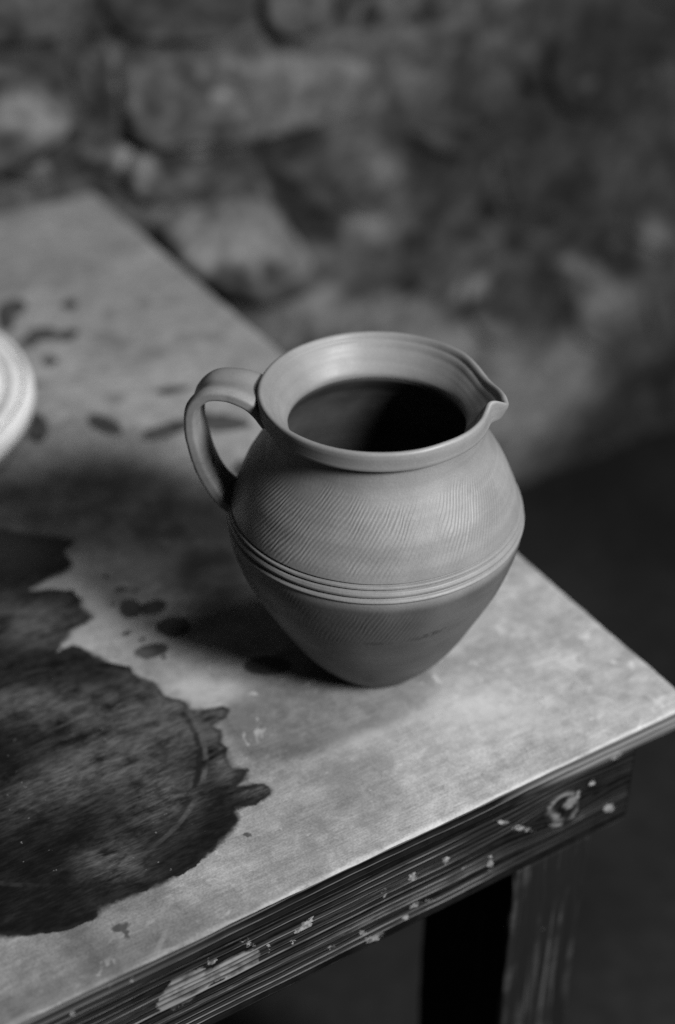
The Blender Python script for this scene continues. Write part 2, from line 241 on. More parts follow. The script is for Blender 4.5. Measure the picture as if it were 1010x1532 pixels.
    wc = M.mix(M.math('MULTIPLY', M.ramp(M.noise(210, 2), .7, .74), M.ramp(M.noise(22, 2), .5, .6)), wc, .10)
    # ring left by a wet pot
    c = M.n('ShaderNodeTexCoord').outputs['Object']
    d = M.n('ShaderNodeVectorMath', operation='DISTANCE'); M.put(d.inputs[0], c); d.inputs[1].default_value = (RING[0][0] / 1000, RING[0][1] / 1000, ZT)
    rr = M.math('ADD', d.outputs['Value'], M.math('MULTIPLY', M.math('SUBTRACT', M.noise(120, 3), .5), .004))
    rr = M.math('ABSOLUTE', M.math('SUBTRACT', rr, .0868)); rm = M.math('SUBTRACT', 1, M.ramp(rr, .0006, .0026))
    rm = M.math('MULTIPLY', rm, M.math('MULTIPLY', M.attr('ringmask'), M.ramp(M.noise(90, 4), .36, .52)))
    r2 = M.math('ABSOLUTE', M.math('SUBTRACT', d.outputs['Value'], .0905)); r2 = M.math('SUBTRACT', 1, M.ramp(r2, .0008, .0022))
    r2 = M.math('MULTIPLY', r2, M.math('MULTIPLY', M.attr('ringmask'), M.ramp(M.noise(70, 4), .42, .6, 0, .75)))
    wc = M.mix(r2, wc, .085); wc = M.mix(rm, wc, .010); wc = M.mix(M.math('MULTIPLY', tide, .6), wc, .012)
    v = M.mix(wet, dry, wc)
    e2 = M.math('ADD', M.attr('spot'), M.math('MULTIPLY', M.math('SUBTRACT', M.math('ADD', M.noise(190, 4), M.math('MULTIPLY', M.noise(60, 2), .8)), .9), 4.5))
    v = M.mix(M.math('MULTIPLY', M.ramp(e2, -.6, .8), M.ramp(mott, .3, .7, .8, 1.)), v, .035)
    e3 = M.math('ADD', M.attr('faint'), M.math('MULTIPLY', M.math('SUBTRACT', M.noise(190, 4), .5), 2.5))
    v = M.mix(M.math('MULTIPLY', M.ramp(e3, -.5, .5), .55), v, .12)
    v = M.mix(M.math('MULTIPLY', M.attr('smear_shade'), M.ramp(M.noise(35, 4), .3, .6, .6, .95)), v, .025)  # deepens the jug's cast shadow in the board colour
    M.grey(v)
    M.put(M.b.inputs['Roughness'], M.mix(wet, .68, .58))
    h = M.math('ADD', M.math('MULTIPLY', gr, .6), M.math('ADD', M.math('MULTIPLY', fine, .5), M.math('MULTIPLY', grain, .4)))
    M.bump(h, .25, .0008); return M.m
def m_edge(name, dark, light, wearname='wear'):
    M = Mat(name, .6, .1)
    st = M.noise(1., 5, M.coord((9, 9, 420)))
    w = M.math('ADD', M.attr('height'), M.math('MULTIPLY', M.math('SUBTRACT', st, .5), .15))
    w = M.math('MULTIPLY', M.ramp(w, .58, .76), M.attr(wearname))
    w = M.math('MULTIPLY', w, M.ramp(M.noise(1., 4, M.coord((26, 26, 60))), .32, .58, .35, 1.))
    v = M.mix(w, M.ramp(M.noise(40, 4), .3, .7, dark * .7, dark * 1.4), light)
    v = M.mix(M.math('MULTIPLY', M.attr('bare'), M.math('MULTIPLY', M.ramp(st, .3, .6, .55, 1.), M.ramp(M.attr('height'), .0, .5, .45, 1.))), v, .15)
    e = M.math('ADD', M.attr('fleck'), M.math('MULTIPLY', M.math('SUBTRACT', M.noise(1., 5, M.coord((260, 260, 520)), .7), .5), 11.))
    v = M.mix(M.math('MULTIPLY', M.ramp(e, .0, .35), M.ramp(M.noise(300, 4), .35, .6, .3, 1.)), v, .17)
    e = M.math('ADD', M.attr('patch'), M.math('MULTIPLY', M.math('SUBTRACT', M.noise(1., 5, M.coord((60, 60, 420))), .5), 7.))
    e = M.math('ADD', e, M.math('MULTIPLY', M.math('SUBTRACT', M.noise(260, 4), .5), 5.))
    pk = M.math('MULTIPLY', M.ramp(M.noise(1., 4, M.coord((40, 40, 500))), .3, .6, .5, 1.), M.ramp(M.attr('height'), .0, .6, .35, 1.))
    v = M.mix(M.math('MULTIPLY', M.ramp(e, -.5, 1.), M.math('MULTIPLY', pk, M.ramp(M.noise(90, 5), .32, .55, .35, 1.))), v, .15)
    M.grey(v); M.put(M.b.inputs['Roughness'], M.ramp(M.noise(80, 3), .3, .7, .42, .62))
    M.bump(M.noise(1., 4, M.coord((120, 120, 1500))), .15, .0004); return M.m
def m_leg():
    M = Mat('dark_painted_leg', .6, .1)
    st = M.noise(1., 5, M.coord((170, 170, 7), 0), .6, .3)
    w = M.ramp(st, .5, .66); w = M.math('MULTIPLY', w, M.ramp(M.noise(25, 3), .4, .65, .1, 1.))
    v = M.mix(w, .010, .055)
    e = M.ramp(M.noise(85, 3), .735, .76); v = M.mix(e, v, .14)
    M.grey(v); M.bump(st, .6, .0012); return M.m

# ------------------------------------------------------------------ floor
F = 14.
fl = mesh('floor', [(-F, -F, 0), (F, -F, 0), (F, F, 0), (-F, F, 0)], [(0, 1, 2, 3)], m_floor(), smooth=False); fl['kind'] = 'structure'

# ------------------------------------------------------------------ frame of the table
CX, CY, ROT = .22517, .70393, R(31.43)
ex = np.array([math.cos(ROT), math.sin(ROT)]); ey = np.array([-math.sin(ROT), math.cos(ROT)])
def world(x, y, z=0): return (CX + ex[0] * x + ey[0] * y, CY + ex[1] * x + ey[1] * y, z)

# ------------------------------------------------------------------ wall
wall = empty('stone_wall', world(0, .955), ROT, 'rough clay daubed rubble stone wall behind the table', 'wall')
UPPER_SHADE = [(760, 640, 300, 0, 0, 120), (200, 855, 420, 0, 0, 105), (980, 480, 60, 0, 0, 170), (900, 640, 260, 0, 0, 200)]  # shade over the top and right of the wall, painted as dark colour
def wall_attrs(x, z):
    """x, z in metres on the wall: shade painted on pits, upper part and base / pale lime patches, 0..1"""
    wx = x * 1000 + fbm(x * 26, z * 26, 5) * 48; wz = z * 1000 + fbm(x * 26, z * 26, 9) * 48
    wall_shade = np.zeros_like(x); pale = np.zeros_like(x); dep = np.zeros_like(x)
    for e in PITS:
        r = ell_r(wx, wz, e); k = 1 - ss(.55, 1.35, r); wall_shade = np.maximum(wall_shade, k * .97); dep = np.maximum(dep, k)  # crevice shade painted into the pits
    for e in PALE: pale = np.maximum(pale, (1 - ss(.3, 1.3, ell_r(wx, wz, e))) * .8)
    for e in UPPER_SHADE: wall_shade = np.maximum(wall_shade, np.exp(-ell_r(wx, wz, e) ** 2) * .74)
    b = np.array(SHADE_EDGE, float)
    zb = np.interp(x * 1000, b[:, 0], b[:, 1]) + fbm(x * 9, z * 9, 31) * 70
    base_shade = 1 - ss(-50, 75, z * 1000 - zb)  # shadow climbing the foot of the wall, painted dark
    return np.maximum(wall_shade, base_shade * .97), pale * (1 - base_shade), dep
def axis(lo, hi, a, b, fine, coarse):
    return np.unique(np.r_[np.arange(lo, a, coarse), np.arange(a, b, fine), np.arange(b, hi + coarse, coarse)])
wxs = axis(-1.6, 2.4, -.2, 1.15, .006, .04); wzs = axis(-.02, 1.6, -.02, .92, .006, .04)
gx, gz = np.meshgrid(wxs, wzs)
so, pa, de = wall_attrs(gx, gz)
gy = -fbm(gx * 7, gz * 7, 2, 5) * .034 - fbm(gx * 30, gz * 30, 4, 4) * .012 + de * .022
V = np.stack([gx, gy, gz], -1).reshape(-1, 3); nr, nc = gx.shape
Fw = grid_faces(nr, nc)
mesh('mortar_face', V, Fw, m_wall(), wall, attrs={'wall_shade': so, 'pale': pa})
bx = [(-1.6, .06, 0), (2.4, .06, 0), (2.4, .35, 0), (-1.6, .35, 0), (-1.6, .06, 1.6), (2.4, .06, 1.6), (2.4, .35, 1.6), (-1.6, .35, 1.6)]
mesh('wall_core', bx, [(0, 1, 5, 4), (1, 2, 6, 5), (2, 3, 7, 6), (3, 0, 4, 7), (4, 5, 6, 7), (0, 3, 2, 1)], m_wall(), wall, smooth=False)
rng = np.random.default_rng(5)
def stone(poly, proud, mat, seed):
    P = np.array(poly, float) / 1000; c = P.mean(0); n = 44
    seg = np.r_[0, np.cumsum(np.hypot(*(np.roll(P, -1, 0) - P).T))]; t = np.linspace(0, seg[-1], n, endpoint=False)
    PP = np.vstack([P, P[:1]]); bx = np.interp(t, seg, PP[:, 0]); bz = np.interp(t, seg, PP[:, 1])
    for _ in range(2): bx = (np.roll(bx, 1) + 2 * bx + np.roll(bx, -1)) / 4; bz = (np.roll(bz, 1) + 2 * bz + np.roll(bz, -1)) / 4
    a = np.linspace(0, 2 * np.pi, n, endpoint=False); k = 1 + fbm(np.cos(a) * 2.5 + seed, np.sin(a) * 2.5, seed, 3) * .16
    bx = c[0] + (bx - c[0]) * k; bz = c[1] + (bz - c[1]) * k
    rings = [.02, .18, .36, .54, .7, .82, .9, .95, .98, 1., 1.005]; yy = [1, 1, 1, 1, 1, .98, .94, .82, .55, -.2, -3.2]
    tilt = (hsh(np.array([seed]), np.array([1]), 3)[0] - .5) * .12, (hsh(np.array([seed]), np.array([2]), 3)[0] - .5) * .12
    X = np.array([c[0] + (bx - c[0]) * q for q in rings]); Z = np.array([c[1] + (bz - c[1]) * q for q in rings])
    Y = -proud * np.array(yy)[:, None] - fbm(X * 26, Z * 26, seed + 7, 4) * .016 * np.array([1] * 9 + [.6, 0])[:, None] + (X - c[0]) * tilt[0] + (Z - c[1]) * tilt[1]
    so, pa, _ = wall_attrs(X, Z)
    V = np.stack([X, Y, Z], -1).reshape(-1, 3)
    return mesh('stone', V, grid_faces(len(rings), n, True)[:, ::-1], mat, wall, attrs={'wall_shade': so * .92, 'pale': pa})
ST = [m_stone(b) for b in (.85, 1., 1.1, 1.35)]
look = {'A': (3, .03), 'B': (3, .035), 'C': (3, .028), 'D': (2, .03), 'E': (1, .015), 'F': (1, .022), 'G': (2, .02), 'H': (1, .014), 'I': (3, .02),
        'J': (2, .016), 'K': (2, .018), 'M': (2, .016), 'N': (1, .014), 'O': (1, .018), 'P': (1, .014), 'Q': (2, .012), 'R': (0, .014), 'S': (0, .016), 'U': (2, .02)}
i = 0
for k, ps in STONES.items():
    mi, pr = look[k]; stone(ps, pr * {'A': 1.35, 'B': 1.4, 'C': 1., 'D': 1.1, 'E': 1.1, 'G': 1., 'H': 1., 'F': .8, 'S': .8}.get(k, .5), ST[mi], 11 + i); i += 1
traced = [np.array(p, float) for p in STONES.values()]
for cz in range(0, 14):                                           # the rest of the wall
    for cx in range(-5, 12):
        x = (cx + .5 * (cz % 2) + rng.uniform(-.18, .18)) * 165; z = 55 + cz * 108 + rng.uniform(-14, 14)
        a = rng.uniform(55, 78); b = rng.uniform(34, 48)
        if any(poly_sd(np.array([x + q * a * .8]), np.array([z + q2 * b * .8]), p)[0] > -8 for p in traced for q in (-1, 0, 1) for q2 in (-1, 0, 1)): continue
        n = rng.integers(6, 9); an = np.sort(rng.uniform(0, 2 * np.pi, n)); an = np.linspace(0, 2 * np.pi, n, endpoint=False) + rng.uniform(-.3, .3, n)
        sq = (np.abs(np.cos(an)) ** 4 + np.abs(np.sin(an)) ** 4) ** -.25
        ps = [(x + a * s * math.cos(t) * rng.uniform(.85, 1.08), z + b * s * math.sin(t) * rng.uniform(.85, 1.08)) for s, t in zip(sq, an)]
        stone(ps, rng.uniform(-.002, .008), ST[rng.integers(0, 3)], 100 + i); i += 1

# ------------------------------------------------------------------ table
table = empty('work_table', (CX, CY, 0), ROT, 'worn wooden work table, top stained with dried clay and dark wet patches', 'table')
TW, TD, TT = .80, .93, .0185                # width, depth, board thickness
xs = np.unique(np.r_[np.arange(-TW, -.62, .01), np.arange(-.62, -.004, .0022), -.004, -.002, -.001, -.0004, 0])
ys = np.unique(np.r_[0, .0004, .001, .0018, .003, np.arange(.005, .55, .0022), np.arange(.55, TD - .004, .004), TD - .002, TD - .0005, TD])
gx, gy = np.meshgrid(xs, ys)
mx, my = gx * 1000, gy * 1000
ed = np.minimum(np.minimum(gy, TD - gy), np.minimum(-gx, gx + TW))
chip = np.clip(fbm(gx * 40 + gy * 40, gx * 13, 3, 4) * 2 + .35, .15, 1.2)
gz = -np.clip(1 - ed / (.0011 + .0014 * chip), 0, 1) ** 2 * (.0011 + .0012 * chip) + fbm(gx * 6, gy * 14, 8, 3) * .0012 * ss(0, .02, ed)
wet = poly_sd(mx, my, WET)
spot = np.max([ell_sd(mx, my, e) for e in SPOTS], 0); faint = np.max([ell_sd(mx, my, e) for e in FAINT], 0)
blob = lambda E: np.clip(np.sum([np.exp(-ell_r(mx, my, e) ** 2 * 1.1) for e in E], 0), 0, 1)
ang = np.degrees(np.arctan2(my - RING[0][1], mx - RING[0][0]))
# the ring shows best towards the jug, faintly elsewhere
rmask = .18 + .82 * np.exp(-((ang - ANGC) / 30.) ** 2)
wetc = np.clip(wet, -40, 40)
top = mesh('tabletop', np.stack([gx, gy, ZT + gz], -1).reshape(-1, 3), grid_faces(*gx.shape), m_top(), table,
           attrs={'wet': wetc, 'spot': np.clip(spot, -30, 30), 'faint': np.clip(faint, -30, 30), 'film': blob(FILM), 'smear_shade': np.max([np.exp(-ell_r(mx, my, e) ** 4 * .8) for e in JUG_SHADOW], 0) * .9, 'pale_blob': blob(PALE_BLOBS), 'ringmask': rmask, 'front_shade': np.clip(poly_sd(mx, my, FRONT_SHADE), -30, 30), 'bare': (1 - ss(.0003, .0014, gy + fbm(gx * 50, gx * 0, 6) * .003)) * .35 * ss(-.40, -.25, gx), 'corner_dark': np.clip(np.exp(-ell_r(mx, my, (-450, -10, 250, 0, 0, 150)) ** 2), 0, 1)})
top.data.polygons.foreach_set('use_smooth', np.full(len(top.data.polygons), True))

def front_face(name, x0, x1, z0, z1, y, pitch, amp, mat, parent, thick, knots=(), wear=None, seed=0, edge=.0008, bare=None):
    """a board seen on its weathered long side: ridges of raised grain run along x, z measured down from the table top"""
    X = np.unique(np.r_[x0, x0 + .0006, np.arange(x0 + .0025, x1 - .002, .0025), x1 - .0006, x1])
    n = int((z1 - z0) / pitch * 12); Z = np.linspace(z0, z1, n)
    gx, gz = np.meshgrid(X, Z)
    warp = fbm(gx * 5, gz * 8, seed, 3) * .007 + fbm(gx * 24, gz * 30, seed + 3, 3) * .0022
    kn = np.zeros_like(gx)
    for (kx, kz, kr) in knots:
        d = np.hypot((gx - kx) / 1.5, gz - kz); sg = np.sign(gz - kz)
        warp = warp - sg * kr * .9 * np.exp(-(d / (kr * 1.9)) ** 2); kn = np.maximum(kn, np.exp(-(d / kr) ** 4))
    ph = (gz + warp) / pitch
    ph = ph + .9 * noise(ph * .45, gx * 0, seed + 9)
    f = ph - np.floor(ph); lay = np.floor(ph)
    ridge = np.clip(1 - np.abs(f - .5) * 2.6, 0, 1) ** .8
    k = .62 + .38 * noise(lay * 1.7, gx * 6, seed + 21)
    h = ridge * k
    for (kx, kz, kr) in knots:
        d = ell_r(gx * 1000, gz * 1000, KNOT)
        ring = np.exp(-((d - 1) / .2) ** 2) + .5 * np.exp(-((d - .5) / .2) ** 2)
        h = h * (1 - ss(1.25, .9, d)) if False else np.where(d < 1.2, .5 + .5 * ring, h)
    ez = np.minimum(gz - z0, z1 - gz); ex_ = np.minimum(gx - x0, x1 - gx)
    e = np.minimum(ez, ex_)
    yy = y + amp * (1 - h) + np.clip(1 - e / edge, 0, 1) ** 2 * edge + fbm(gx * 12, gz * 40, seed + 5) * .0006
    fk = np.max([ell_sd(gx * 1000, gz * 1000, q) for q in FLECKS], 0); pk = poly_sd(gx * 1000, gz * 1000, PATCH)
    V = np.stack([gx, yy, ZT + gz], -1).reshape(-1, 3); Fc = grid_faces(*gx.shape)
    # the other five sides
    o = len(V); b = y + amp * .5 + edge
    bv = [(x0, b, ZT + z0), (x1, b, ZT + z0), (x1, b, ZT + z1), (x0, b, ZT + z1)]; yb = y + thick
    bv += [(x0, yb, ZT + z0), (x1, yb, ZT + z0), (x1, yb, ZT + z1), (x0, yb, ZT + z1)]
    Fb = np.array([(0, 1, 5, 4), (1, 2, 6, 5), (2, 3, 7, 6), (3, 0, 4, 7), (4, 5, 6, 7)]) + o
    V = np.vstack([V, bv]); Fc = np.vstack([Fc, Fb])
    pad = lambda a, v: np.r_[np.asarray(a, float).ravel(), np.full(8, v)]
    wr = wear(gx, gz) if wear else np.ones_like(gx)
    ob = mesh(name, V, Fc, mat, parent, attrs={'height': pad(h, .2), 'fleck': pad(np.clip(fk, -20, 20), -20), 'patch': pad(np.clip(pk, -20, 20), -20), 'wear': pad(wr, .2), 'bare': pad(bare(gx, gz) if bare else gx * 0, 0)})
    sm = np.full(len(ob.data.polygons), True); sm[-5:] = False; ob.data.polygons.foreach_set('use_smooth', sm)
    return ob
edge_bare = lambda x, z: np.clip(ss(-.155, -.10, x + fbm(x * 30, z * 160, 77) * .06 + (z + .01) * 2.2) * .95 + .28 * ss(-.30, -.40, x + fbm(x * 30, z * 160, 78) * .06) * ss(-.0165, -.010, z)
    + .5 * ss(-.0026, -.0014, z + fbm(x * 60, z * 0, 79) * .002), 0, 1)
edge_wear = lambda x, z: .55 + .25 * noise(x * 9, z * 60, 2)
front_face('board_edge', -TW, 0, -TT, -.0013, .0002, .0046, .0012, m_edge('worn_board_edge', .004, .135), top, .006, wear=edge_wear, bare=edge_bare, seed=3, edge=.0004)
# rest of the board: underside and the hidden edges
zb, zt = ZT - TT, ZT - .0032
bv = [(-TW, .006, zb), (0, .006, zb), (0, TD, zb), (-TW, TD, zb), (-TW, .006, zt), (0, .006, zt), (0, TD, zt), (-TW, TD, zt)]
raw = m_leg()
mesh('board_underside', bv, [(3, 2, 1, 0), (1, 2, 6, 5), (2, 3, 7, 6), (3, 0, 4, 7), (0, 1, 5, 4)], raw, top, smooth=False)
kx, kz = KNOT[0] / 1000, KNOT[1] / 1000
def ap_wear(x, z):
    d = ell_r(x * 1000, z * 1000, KNOT)
    w = (.75 + .4 * noise(x * 14, z * 50, 6)) * (1 - .99 * ss(-.19, -.14, x + (z + .05) * .8)) + .5 * ss(-.0800, -.082, z)
    return np.where(d < 1.25, .05, w)
def knot_bare(x, z):
    px, pz = x * 1000, z * 1000
    ox, oy, ax, ay, bx, by = KNOT; det = ax * by - ay * bx
    u = ((px - ox) * by - (pz - oy) * bx) / det; v = (-(px - ox) * ay + (pz - oy) * ax) / det
    r = np.hypot(u, v); a = np.arctan2(v, u)
    ring = np.exp(-((r - 1) / .12) ** 2) * ss(.22, .36, noise(a * 1.4 + 9, r * 0, 5)) + .9 * np.exp(-((r - .66) / .1) ** 2) * ss(-.2, -.6, u)
    sp = np.max([ss(-.6, .6, ell_sd(px, pz, e)) for e in KNOTSPOTS], 0)
    return np.clip(np.maximum(ring, sp) * (.75 + .5 * noise(px * .9, pz * .9, 3)), 0, 1)
m_ap = m_edge('black_painted_apron', .003, .135)
front_face('apron', -TW + .04, -.0425, -.0825, -TT - .0006, .0008, .0047, .0017, m_ap, table, .024, knots=[(kx, kz, .0095)], wear=ap_wear, seed=12, bare=knot_bare)
def beam(name, x0, x1, y0, y1, z0, z1, mat, parent, bev=.002):
    bm = bmesh.new(); bmesh.ops.create_cube(bm, size=1)
    for v in bm.verts: v.co = ((x0 + x1) / 2 + v.co.x * (x1 - x0), (y0 + y1) / 2 + v.co.y * (y1 - y0), (z0 + z1) / 2 + v.co.z * (z1 - z0))
    bmesh.ops.bevel(bm, geom=bm.edges[:], offset=bev, segments=2, affect='EDGES', profile=.6)
    me = bpy.data.meshes.new(name); bm.to_mesh(me); bm.free(); me.materials.append(mat)
    o = bpy.data.objects.new(name, me); COL.objects.link(o); o.parent = parent; return o
za = ZT - TT - .0006
beam('apron', -.0665, -.0425, .0256, TD - .03, ZT - .0825, za, raw, table)
beam('apron', -TW + .04, -.0425, TD - .029, TD - .005, ZT - .0825, za, raw, table)
beam('apron', -TW + .04, -TW + .064, .0256, TD - .03, ZT - .0825, za, raw, table)

def leg(x0, x1, y0, y1, seed):
    """square timber leg with grain lines in relief on its faces"""
    n = 40; m = 120; zz = np.linspace(0, ZT - .084, m); V = []
    w, d = x1 - x0, y1 - y0; per = []
    for (ax, ay, bx_, by_) in ((x0, y0, x1, y0), (x1, y0, x1, y1), (x1, y1, x0, y1), (x0, y1, x0, y0)):
        for q in np.linspace(0, 1, n, endpoint=False):
            per.append((ax + (bx_ - ax) * q, ay + (by_ - ay) * q))
    per = np.array(per); c = np.array([(x0 + x1) / 2, (y0 + y1) / 2])
    # round the corners a little
    q = (per - c) / np.array([w / 2, d / 2]); k = np.minimum(1, 1.0 / (np.abs(q[:, 0]) ** 40 + np.abs(q[:, 1]) ** 40) ** (1 / 40.)); per = c + q * k[:, None] * np.array([w / 2, d / 2])
    s = np.arange(len(per)) / n
    sg, zg = np.meshgrid(s, zz)
    wv = (sg + fbm(sg * 1.5, zg * 5, seed, 3) * .5) * 17
    f = wv - np.floor(wv); rd = (1 - np.clip(1 - np.abs(f - .5) * 2.4, 0, 1)) * .0012 * (.4 + noise(np.floor(wv), zg * 6, seed))
    nrm = np.sign(q) * (np.abs(q) > .97)
    V = np.stack([per[None, :, 0] - nrm[None, :, 0] * rd, per[None, :, 1] - nrm[None, :, 1] * rd, zg], -1).reshape(-1, 3)
    Fc = [tuple(r) for r in grid_faces(m, 4 * n, True)] + [tuple(range(4 * n))[::-1], tuple((m - 1) * 4 * n + k for k in range(4 * n))]
    return mesh('leg', V, Fc, raw, table)
leg(-.131, -.0675, .0035, .1, 1)
if True:
    leg(-.131, -.0675, TD - .13, TD - .034, 2); leg(-TW + .07, -TW + .13, .03, .12, 3); leg(-TW + .07, -TW + .13, TD - .13, TD - .034, 4)

# ------------------------------------------------------------------ jug
def pchip(x, y, xx):
    x = np.asarray(x, float); y = np.asarray(y, float); h = np.diff(x); d = np.diff(y) / h; m = np.zeros_like(y)
    m[1:-1] = (d[:-1] * h[1:] + d[1:] * h[:-1]) / (h[1:] + h[:-1]); m[0] = d[0]; m[-1] = d[-1]
    i = np.clip(np.searchsorted(x, xx) - 1, 0, len(h) - 1); t = (xx - x[i]) / h[i]
    return (2*t**3-3*t**2+1)*y[i]+(t**3-2*t**2+t)*h[i]*m[i]+(-2*t**3+3*t**2)*y[i+1]+(t**3-t**2)*h[i]*m[i+1]
jug = empty('clay_jug', (JX, JY, ZT + .0006), 0, 'unglazed clay jug with combed belly, pouring lip and strap handle', 'jug')
clay = m_clay()
NP = 1600
phi = np.linspace(0, 2 * np.pi, NP, endpoint=False)
dphi = (phi + np.pi) % (2 * np.pi) - np.pi
ZP = [0, .0226, .0548, .0894, .1165, .1475, .1796, .1905]; RP = [.0305, .0494, .0681, .0838, .0896, .0801, .0640, .0632]
def outer_r(z): return pchip(ZP, RP, z)
def spout(P, Z):
    """pull the lip out into a beak towards phi = -11 degrees; P angle, Z height"""
    d = np.degrees((P + np.pi) % (2 * np.pi) - np.pi)
    k = pchip([-60, -42, -30, -22, -18.5, -15.5, -13, -10.5, -7, 0, 8, 17, 27, 40, 60], [1, 1, .985, .972, .982, 1.03, 1.075, 1.092, 1.08, 1.045, 1.01, .985, .978, .992, 1.], np.clip(d, -60, 60))
    dz = +.0038 * np.exp(-((d + 17.5) / 4.) ** 2) - .0010 * np.exp(-((d + 10) / 3.) ** 2) - .0032 * np.exp(-((d - 13) / 13.) ** 2)
    return k, dz
# outer wall of the body, foot to groove under the lip
zo = np.unique(np.r_[np.linspace(0, .004, 8), np.arange(.004, .1155, .00072), np.arange(.1155, .130, .00022), np.arange(.130, .176, .0006), np.linspace(.176, .1905, 22)])
r0 = outer_r(zo)
r0 = r0 - .0018 * np.clip(1 - zo / .0016, 0, 1) ** 2                      # softened foot edge
def gauss(z, c, s): return np.exp(-((z - c) / s) ** 2)
band = .00065 * (ss(.1168, .1176, zo) - ss(.1276, .1282, zo))               # two cords between three cut grooves
band = band - .0014 * gauss(zo, .1204, .00065) - .0016 * gauss(zo, .1254, .00055) - .0013 * gauss(zo, .1284, .0005) + +.0004 * gauss(zo, .1229, .0010) + .0005 * gauss(zo, .1183, .0008)
r0 = r0 + band
P, Zg = np.meshgrid(phi, zo)
Rg = np.repeat(r0[:, None], NP, 1)
# combed strokes
def comb(P, Z, n, slant, z0, z1, seed):
    ph = P * n / (2 * np.pi) - Z * slant * n / (2 * np.pi)
    wob = fbm(P * 9, Z * 45, seed, 3) * 1.3
    ph = ph + wob; f = ph - np.floor(ph)
    tri = np.abs(f - .42) / np.where(f > .42, .58, .42)                    # sharp lip, soft valley
    k = .45 + .75 * noise(np.floor(ph) * 3.1, Z * 70 + np.floor(ph) * 7, seed + 4)
    e = ss(z0, z0 + .006, Z + fbm(P * 8, Z * 0, seed + 8) * .010) * (1 - ss(z1 - .012, z1, Z + fbm(P * 7, Z * 0, seed + 12) * .016))
    pat = ss(-.2, .12, fbm(P * 2.6, Z * 40, seed + 15, 2))
    return (tri - .5) * k * e * (.3 + .7 * pat)
wrapP = np.where(P > np.pi, P - 2 * np.pi, P)                              # seam turned to the back-left, behind the handle
seam = np.where(P > np.pi * 1.05, P - 2 * np.pi, P)
Rg = Rg + comb(seam, Zg, 186, 8.0, .1292, .176, 40) * .00044 + comb(seam, Zg, 200, 5.4, .074, .1165, 60) * .00036
Rg = Rg + fbm(np.cos(P) * 3, Zg * 16 + np.sin(P) * 3, 71, 2) * .0007 + fbm(np.cos(P) * 60, Zg * 700 + np.sin(P) * 60, 73, 2) * .00010
pull, dz = spout(P, Zg); wgt = ss(.180, .1905, Zg)
Rg = Rg * (1 + (pull - 1) * wgt * .55); Zo = Zg + dz * wgt * .4
Pf = np.where(P > np.pi, P - 2 * np.pi, P)
smear_shade = (1 - ss(.6, 1.1, np.hypot((Pf + 1.19) / .17, (Zg - .083 - .012 * (Pf + 1.19)) / .0028))) * .85
low = 1 - ss(.1085, .1172, Zg + fbm(np.cos(P) * 2, np.sin(P) * 2, 3) * .004)   # the lower half has not dried yet
smear_shade = np.maximum(smear_shade, (1 - ss(.6, 1.1, np.hypot((Pf + 1.58) / .12, (Zg - .080) / .0022))) * .75) * ss(-.2, .1, fbm(P * 30, Zg * 300, 90))
# inside wall, throat to floor, then base
zi = np.r_[np.linspace(.183, .176, 8), np.linspace(.170, .012, 40)]
ri = np.minimum(outer_r(zi) - .0065, np.interp(zi, [.1, .165, .176, .183], [.2, .064, .0545, .0522])) + .0006 * np.sin(zi * 800)
zi = np.r_[zi, .009, .0075, .007, .007]; ri = np.r_[ri, .030, .024, .012, .0005]
Pi, Zi = np.meshgrid(phi[::4], zi); Ri = np.repeat(ri[:, None], NP // 4, 1)
V1 = np.stack([Rg * np.cos(P) + .0022 * (1 - ss(0, .1, Zg)), Rg * np.sin(P), Zo], -1).reshape(-1, 3); F1 = grid_faces(len(zo), NP, True)
V2 = np.stack([Ri * np.cos(Pi), Ri * np.sin(Pi), Zi], -1).reshape(-1, 3); F2 = grid_faces(len(zi), NP // 4, True, len(V1))
zb_ = np.array([0, .0006, .0012, .0012]); rb_ = np.array([r0[0], .022, .015, .0005])
Pb, Zb = np.meshgrid(phi[::4], zb_); Rb = np.repeat(rb_[:, None], NP // 4, 1)
V3 = np.stack([Rb * np.cos(Pb) + .0022, Rb * np.sin(Pb), Zb], -1).reshape(-1, 3); F3 = grid_faces(len(zb_), NP // 4, True, len(V1) + len(V2))[:, ::-1]
mesh('body', np.vstack([V1, V2, V3]), np.vstack([F1, F2, F3]), clay, jug, attrs={'smear_shade': np.r_[smear_shade.ravel(), np.zeros(len(V2) + len(V3))], 'moist': np.r_[low.ravel(), np.full(len(V2) + len(V3), 1.2)]})
# the lip: groove, rounded band, bevel, flare down to the throat
lip = [(.0624, .1888), (.0634, .1902), (.0652, .1908), (.0670, .1913), (.0683, .1921), (.0688, .1933), (.0690, .1955), (.0692, .1985), (.0694, .2015), (.0692, .2032), (.0684, .2042), (.0672, .2044), (.0661, .2037),
       (.0652, .2022), (.0645, .2006), (.0636, .1999), (.0624, .1984), (.0612, .1965), (.0592, .1940), (.0568, .1910), (.0545, .1880), (.0529, .1856), (.0521, .1836), (.0523, .1812)]
lip = np.array(lip); t = np.r_[0, np.cumsum(np.hypot(*np.diff(lip, axis=0).T))]; tt = np.linspace(0, t[-1], 110)
lr = pchip(t, lip[:, 0], tt); lz = pchip(t, lip[:, 1], tt)
ins = ss(.35, .6, tt / t[-1]); lr = lr + ins * .00003 * np.sin(lz * 1700) * ss(.186, .19, lz)
NL = 800; Pl, Zl = np.meshgrid(np.linspace(0, 2 * np.pi, NL, endpoint=False), lz); Rl = np.repeat(lr[:, None], NL, 1)
pull, dz = spout(Pl, Zl); wl = ss(.184, .2035, Zl) ** .8
wl = np.where((Zl < .1915) & (np.arange(len(lz))[:, None] < 30), .45, wl)
